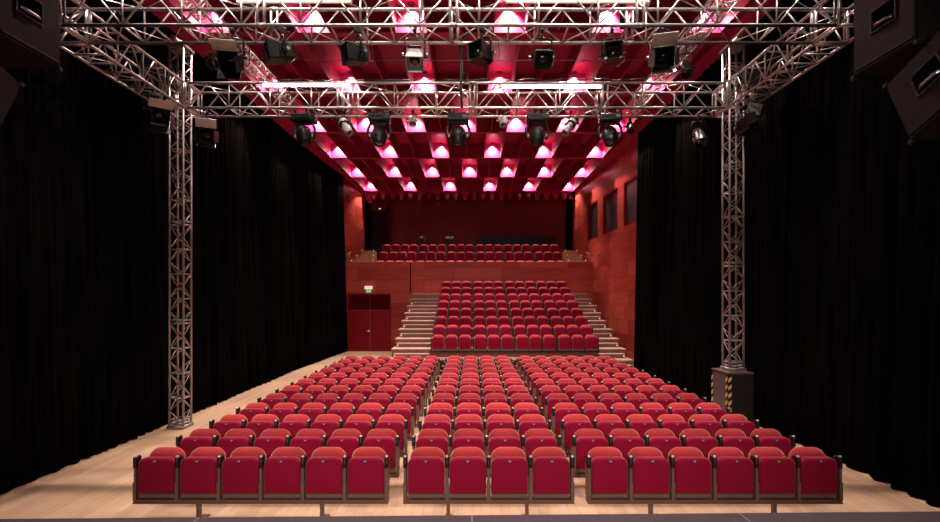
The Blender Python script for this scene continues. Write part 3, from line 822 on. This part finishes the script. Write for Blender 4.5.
# ------------------------------------------------------------------ hanging loudspeakers
def speaker(label, x, sgn, y0, y1, z0, z1, w, tilt, pivot):
    """cabinet: side panel towards the centre line; sgn = +1 for the right hand pair"""
    t = thing('hanging_loudspeaker', label, 'loudspeaker', (x, pivot[0], pivot[1]), 0, 'hanging loudspeakers')
    t.rotation_euler = (math.radians(tilt), 0, 0)
    Y0, Y1, Z0, Z1 = y0 - pivot[0], y1 - pivot[0], z0 - pivot[1], z1 - pivot[1]
    xo = sgn * w
    m = MB(); m.span((0, Y0, Z0), (xo, Y1, Z1))
    bmesh.ops.bevel(m.bm, geom=m.bm.edges[:], offset=.015, segments=2, affect='EDGES')
    m.build('cabinet', M['speaker'], t)
    m = MB(); m.span((sgn * .03, Y1, Z0 + .03), (xo - sgn * .03, Y1 + .02, Z1 - .03)); m.build('grille', M['black_paint'], t)
    hy, hz = (Y0 + Y1) / 2 - .02, min(Z0 + .38, (Z0 + Z1) / 2 + .06)
    m = MB()
    for a, b in (((-.13, -.1), (.13, -.085)), ((-.13, .085), (.13, .1)), ((-.13, -.085), (-.115, .085)), ((.115, -.085), (.13, .085))):
        m.span((-sgn * .012, hy + a[0], hz + a[1]), (sgn * .01, hy + b[0], hz + b[1]))
    h = m.build('handle_cup', M['black_metal'], t)
    m = MB(); m.span((-sgn * .003, hy - .115, hz - .085), (sgn * .006, hy + .115, hz + .085)); m.build('cup_recess', M['drape'], h)
    m = MB(); m.path([(-sgn * .008, hy - .09, hz - .05), (-sgn * .03, hy - .05, hz - .055), (-sgn * .03, hy + .05, hz - .055), (-sgn * .008, hy + .09, hz - .05)], .014); m.build('grip', M['steel'], h)
    m = MB()
    for yy in (Y0, Y1):
        for zz in (Z0, Z1):
            m.box((sgn * .012, yy, zz), (.035, .035, .035))
    m.build('corner_cap', M['black_metal'], t)
    m = MB(); m.span((-sgn * .01, Y0 + .02, Z0 + .045), (0, Y1 - .02, Z0 + .06)); m.build('edge_rail', M['black_metal'], t)
    return t
speaker('big black hanging loudspeaker at upper right, upper of the pair', 3.46, 1, 3.86, 4.5, 4.86, 6.2, .7, 0, (4.2, 4.86))
speaker('smaller tilted black loudspeaker hanging at upper right, lower of the pair', 3.49, 1, 3.55, 4.17, 4.06, 4.66, .66, -24, (4.17, 4.62))
speaker('big black hanging loudspeaker at upper left, upper of the pair', -3.74, -1, 3.9, 4.5, 4.94, 6.2, .7, 0, (4.2, 4.94))
speaker('smaller tilted black loudspeaker hanging at upper left, lower of the pair', -3.78, -1, 3.53, 4.15, 4.06, 4.66, .66, -24, (4.15, 4.63))
for x, lab in ((3.85, 'right'), (-4.1, 'left')):
    t = thing('speaker_rigging', 'rigging chain holding the %s loudspeakers' % lab, 'rigging', (x, 4.2, 6.2), 0, 'loudspeaker rigging')
    m = MB(); m.tube((0, 0, 0), (0, 0, 3.2), .02); m.build('chain', M['steel'], t)

# ------------------------------------------------------------------ gear at the back of the balcony
for px, lab, s in ((421.5, 'dark lamp head on stand behind the balcony, the left of two', 1.0), (449.5, 'dark lamp head on stand behind the balcony, right of two, with glints', 1.15)):
    p = W(px, 240, 29.5)
    t = thing('standing_lamp_head', lab, 'stage light', (p.x, 29.5, 4.95), 0, 'lamps behind the balcony')
    m = MB(); m.tube((0, 0, .03), (0, 0, 1.05), .025)
    m.build('pole', M['black_metal'], t)
    for k in range(3):
        m = MB(); m.tube((.3 * math.cos(k * 2.1), .3 * math.sin(k * 2.1), .01), (0, 0, .4), .014); m.build('leg', M['black_metal'], t)
    m = MB(); m.lathe([(.08, .2), (.17 * s, .12), (.2 * s, 0), (.17 * s, -.14), (.1, -.2)], n=16); m.build('lamp_head', M['black_metal'], t, (0, 0, 1.28), (.6, 0, 0))
    m = MB(); m.path([(-.23 * s, 0, 1.28), (-.23 * s, 0, 1.08), (0, 0, 1.02), (.23 * s, 0, 1.08), (.23 * s, 0, 1.28)], .02); m.build('yoke', M['black_metal'], t)
    if s > 1:
        m = MB()
        for u in (-1, 1): m.lathe([(.02, 0), (.035, .03)], (u * .2, -.12, 1.42), Euler((PI / 2, 0, 0)), n=8)
        m.build('modelled_glint', M['white_metal'], t)  # pale studs modelled in place of highlights on the head
a = W(476, 243, 29.4); b = W(555, 243, 29.4)
t = thing('control_desk', 'long black desk behind the back row of the balcony', 'desk', ((a.x + b.x) / 2, 29.4, 4.95))
L = b.x - a.x
m = MB(); m.span((-L / 2, -.2, .9), (L / 2, .3, .95)); m.build('desk_top', M['black_paint'], t)
m = MB(); m.span((-L / 2, -.22, .0), (L / 2, -.18, 1.42)); m.build('front_screen', M['black_paint'], t)
for u in (-1, 1):
    m = MB(); m.span((u * (L / 2 - .03) - .03, -.18, 0), (u * (L / 2 - .03) + .03, .28, .9)); m.build('side_panel', M['black_paint'], t)
for px, lab in ((436, 'small dark camera hanging from ceiling above balcony, left one'), (506, 'small dark camera hanging from ceiling above balcony, right one')):
    p = W(px, 202.5, 29.45)
    t = thing('ceiling_camera', lab, 'camera', (p.x, 29.45, CB), 0, 'cameras above the balcony')
    m = MB(); m.tube((0, 0, .02), (0, 0, p.z - CB), .015); m.build('stem', M['black_metal'], t)
    m = MB(); m.box((0, 0, p.z - CB - .03), (.16, .24, .16)); m.mi = 1; m.tube((0, -.12, p.z - CB - .03), (0, -.16, p.z - CB - .03), .05); m.build('camera_body', [M['black_metal'], M['lens']], t)
p = W(380, 209, ZB)
t = thing('wall_lamp', 'tiny white safety lamp above the dark balcony door', 'lamp', (p.x, ZB, p.z))
m = MB(); m.span((-.1, -.08, -.06), (.1, 0, .06)); m.build('housing', M['black_metal'], t)
m = MB(); m.span((-.06, -.1, -.035), (.06, -.08, .035)); m.build('lens', M['sign_white'], t)
p = W(388, 209, ZB)
t = thing('wall_loudspeaker', 'tiny dark wall loudspeaker beside the safety lamp', 'loudspeaker', (p.x, ZB, p.z))
m = MB(); m.box((-.06, -.1, 0), (.1, .2, .18)); m.box((.1, -.1, 0), (.1, .2, .18)); m.build('cabinet', M['black_metal'], t)
m = MB(); m.box((0.02, -.02, 0), (.3, .04, .06)); m.build('bracket', M['black_metal'], t)

# ------------------------------------------------------------------ light
def lamp(name, loc, target, energy, size, color=(1, .9, .82), spread=None):
    l = bpy.data.lights.new(name, 'AREA'); l.energy = energy; l.size = size; l.color = color; l.shape = 'DISK'
    if spread: l.spread = math.radians(spread)
    o = bpy.data.objects.new(name, l); COL.objects.link(o); o.location = loc
    o.rotation_euler = (Vector(target) - Vector(loc)).to_track_quat('-Z', 'Y').to_euler()
    return o
# unseen fill lamps added above the nearest truss and behind the camera
for x in (-3.2, 0, 3.2):
    lamp('truss_fill', (x, 5.4, 9.4), (x * .9, 8.6, 6.0), 60, .4, spread=95)
for x in (-1.6, 1.6):  # added spots without fixtures that brighten the seat fronts
    l = bpy.data.lights.new('seat_front_fill', 'SPOT'); l.energy = 1900; l.color = (1, .9, .86); l.spot_size = math.radians(54); l.spot_blend = .6; l.shadow_soft_size = .5
    o = bpy.data.objects.new('seat_front_fill', l); COL.objects.link(o); o.location = (x, -3.0, 5.6)
    o.rotation_euler = (Vector((x * .3, 12, .5)) - o.location).to_track_quat('-Z', 'Y').to_euler()
w = bpy.data.worlds.new('World'); sc.world = w; w.use_nodes = True
w.node_tree.nodes['Background'].inputs[0].default_value = (.02, .012, .012, 1)
w.node_tree.nodes['Background'].inputs[1].default_value = .3

# ------------------------------------------------------------------ camera
cam = bpy.data.cameras.new('camera'); co = bpy.data.objects.new('camera', cam); COL.objects.link(co)
co.location = (0, 0, H); co.rotation_euler = (PI / 2, 0, 0)
cam.sensor_width = 36; cam.lens = 36 * F / 940
cam.shift_x = -(CX - 470) / 940; cam.shift_y = (CY - 261) / 940
cam.clip_end = 200
sc.camera = co
sc.view_settings.view_transform = 'Standard'; sc.view_settings.look = 'None'; sc.view_settings.gamma = 1
sc.view_settings.exposure = 0.0
sc.view_settings.use_curve_mapping = False
sc.cycles.use_denoising = True
sc.cycles.max_bounces = 8; sc.cycles.diffuse_bounces = 5
sc.cycles.sample_clamp_indirect = 6
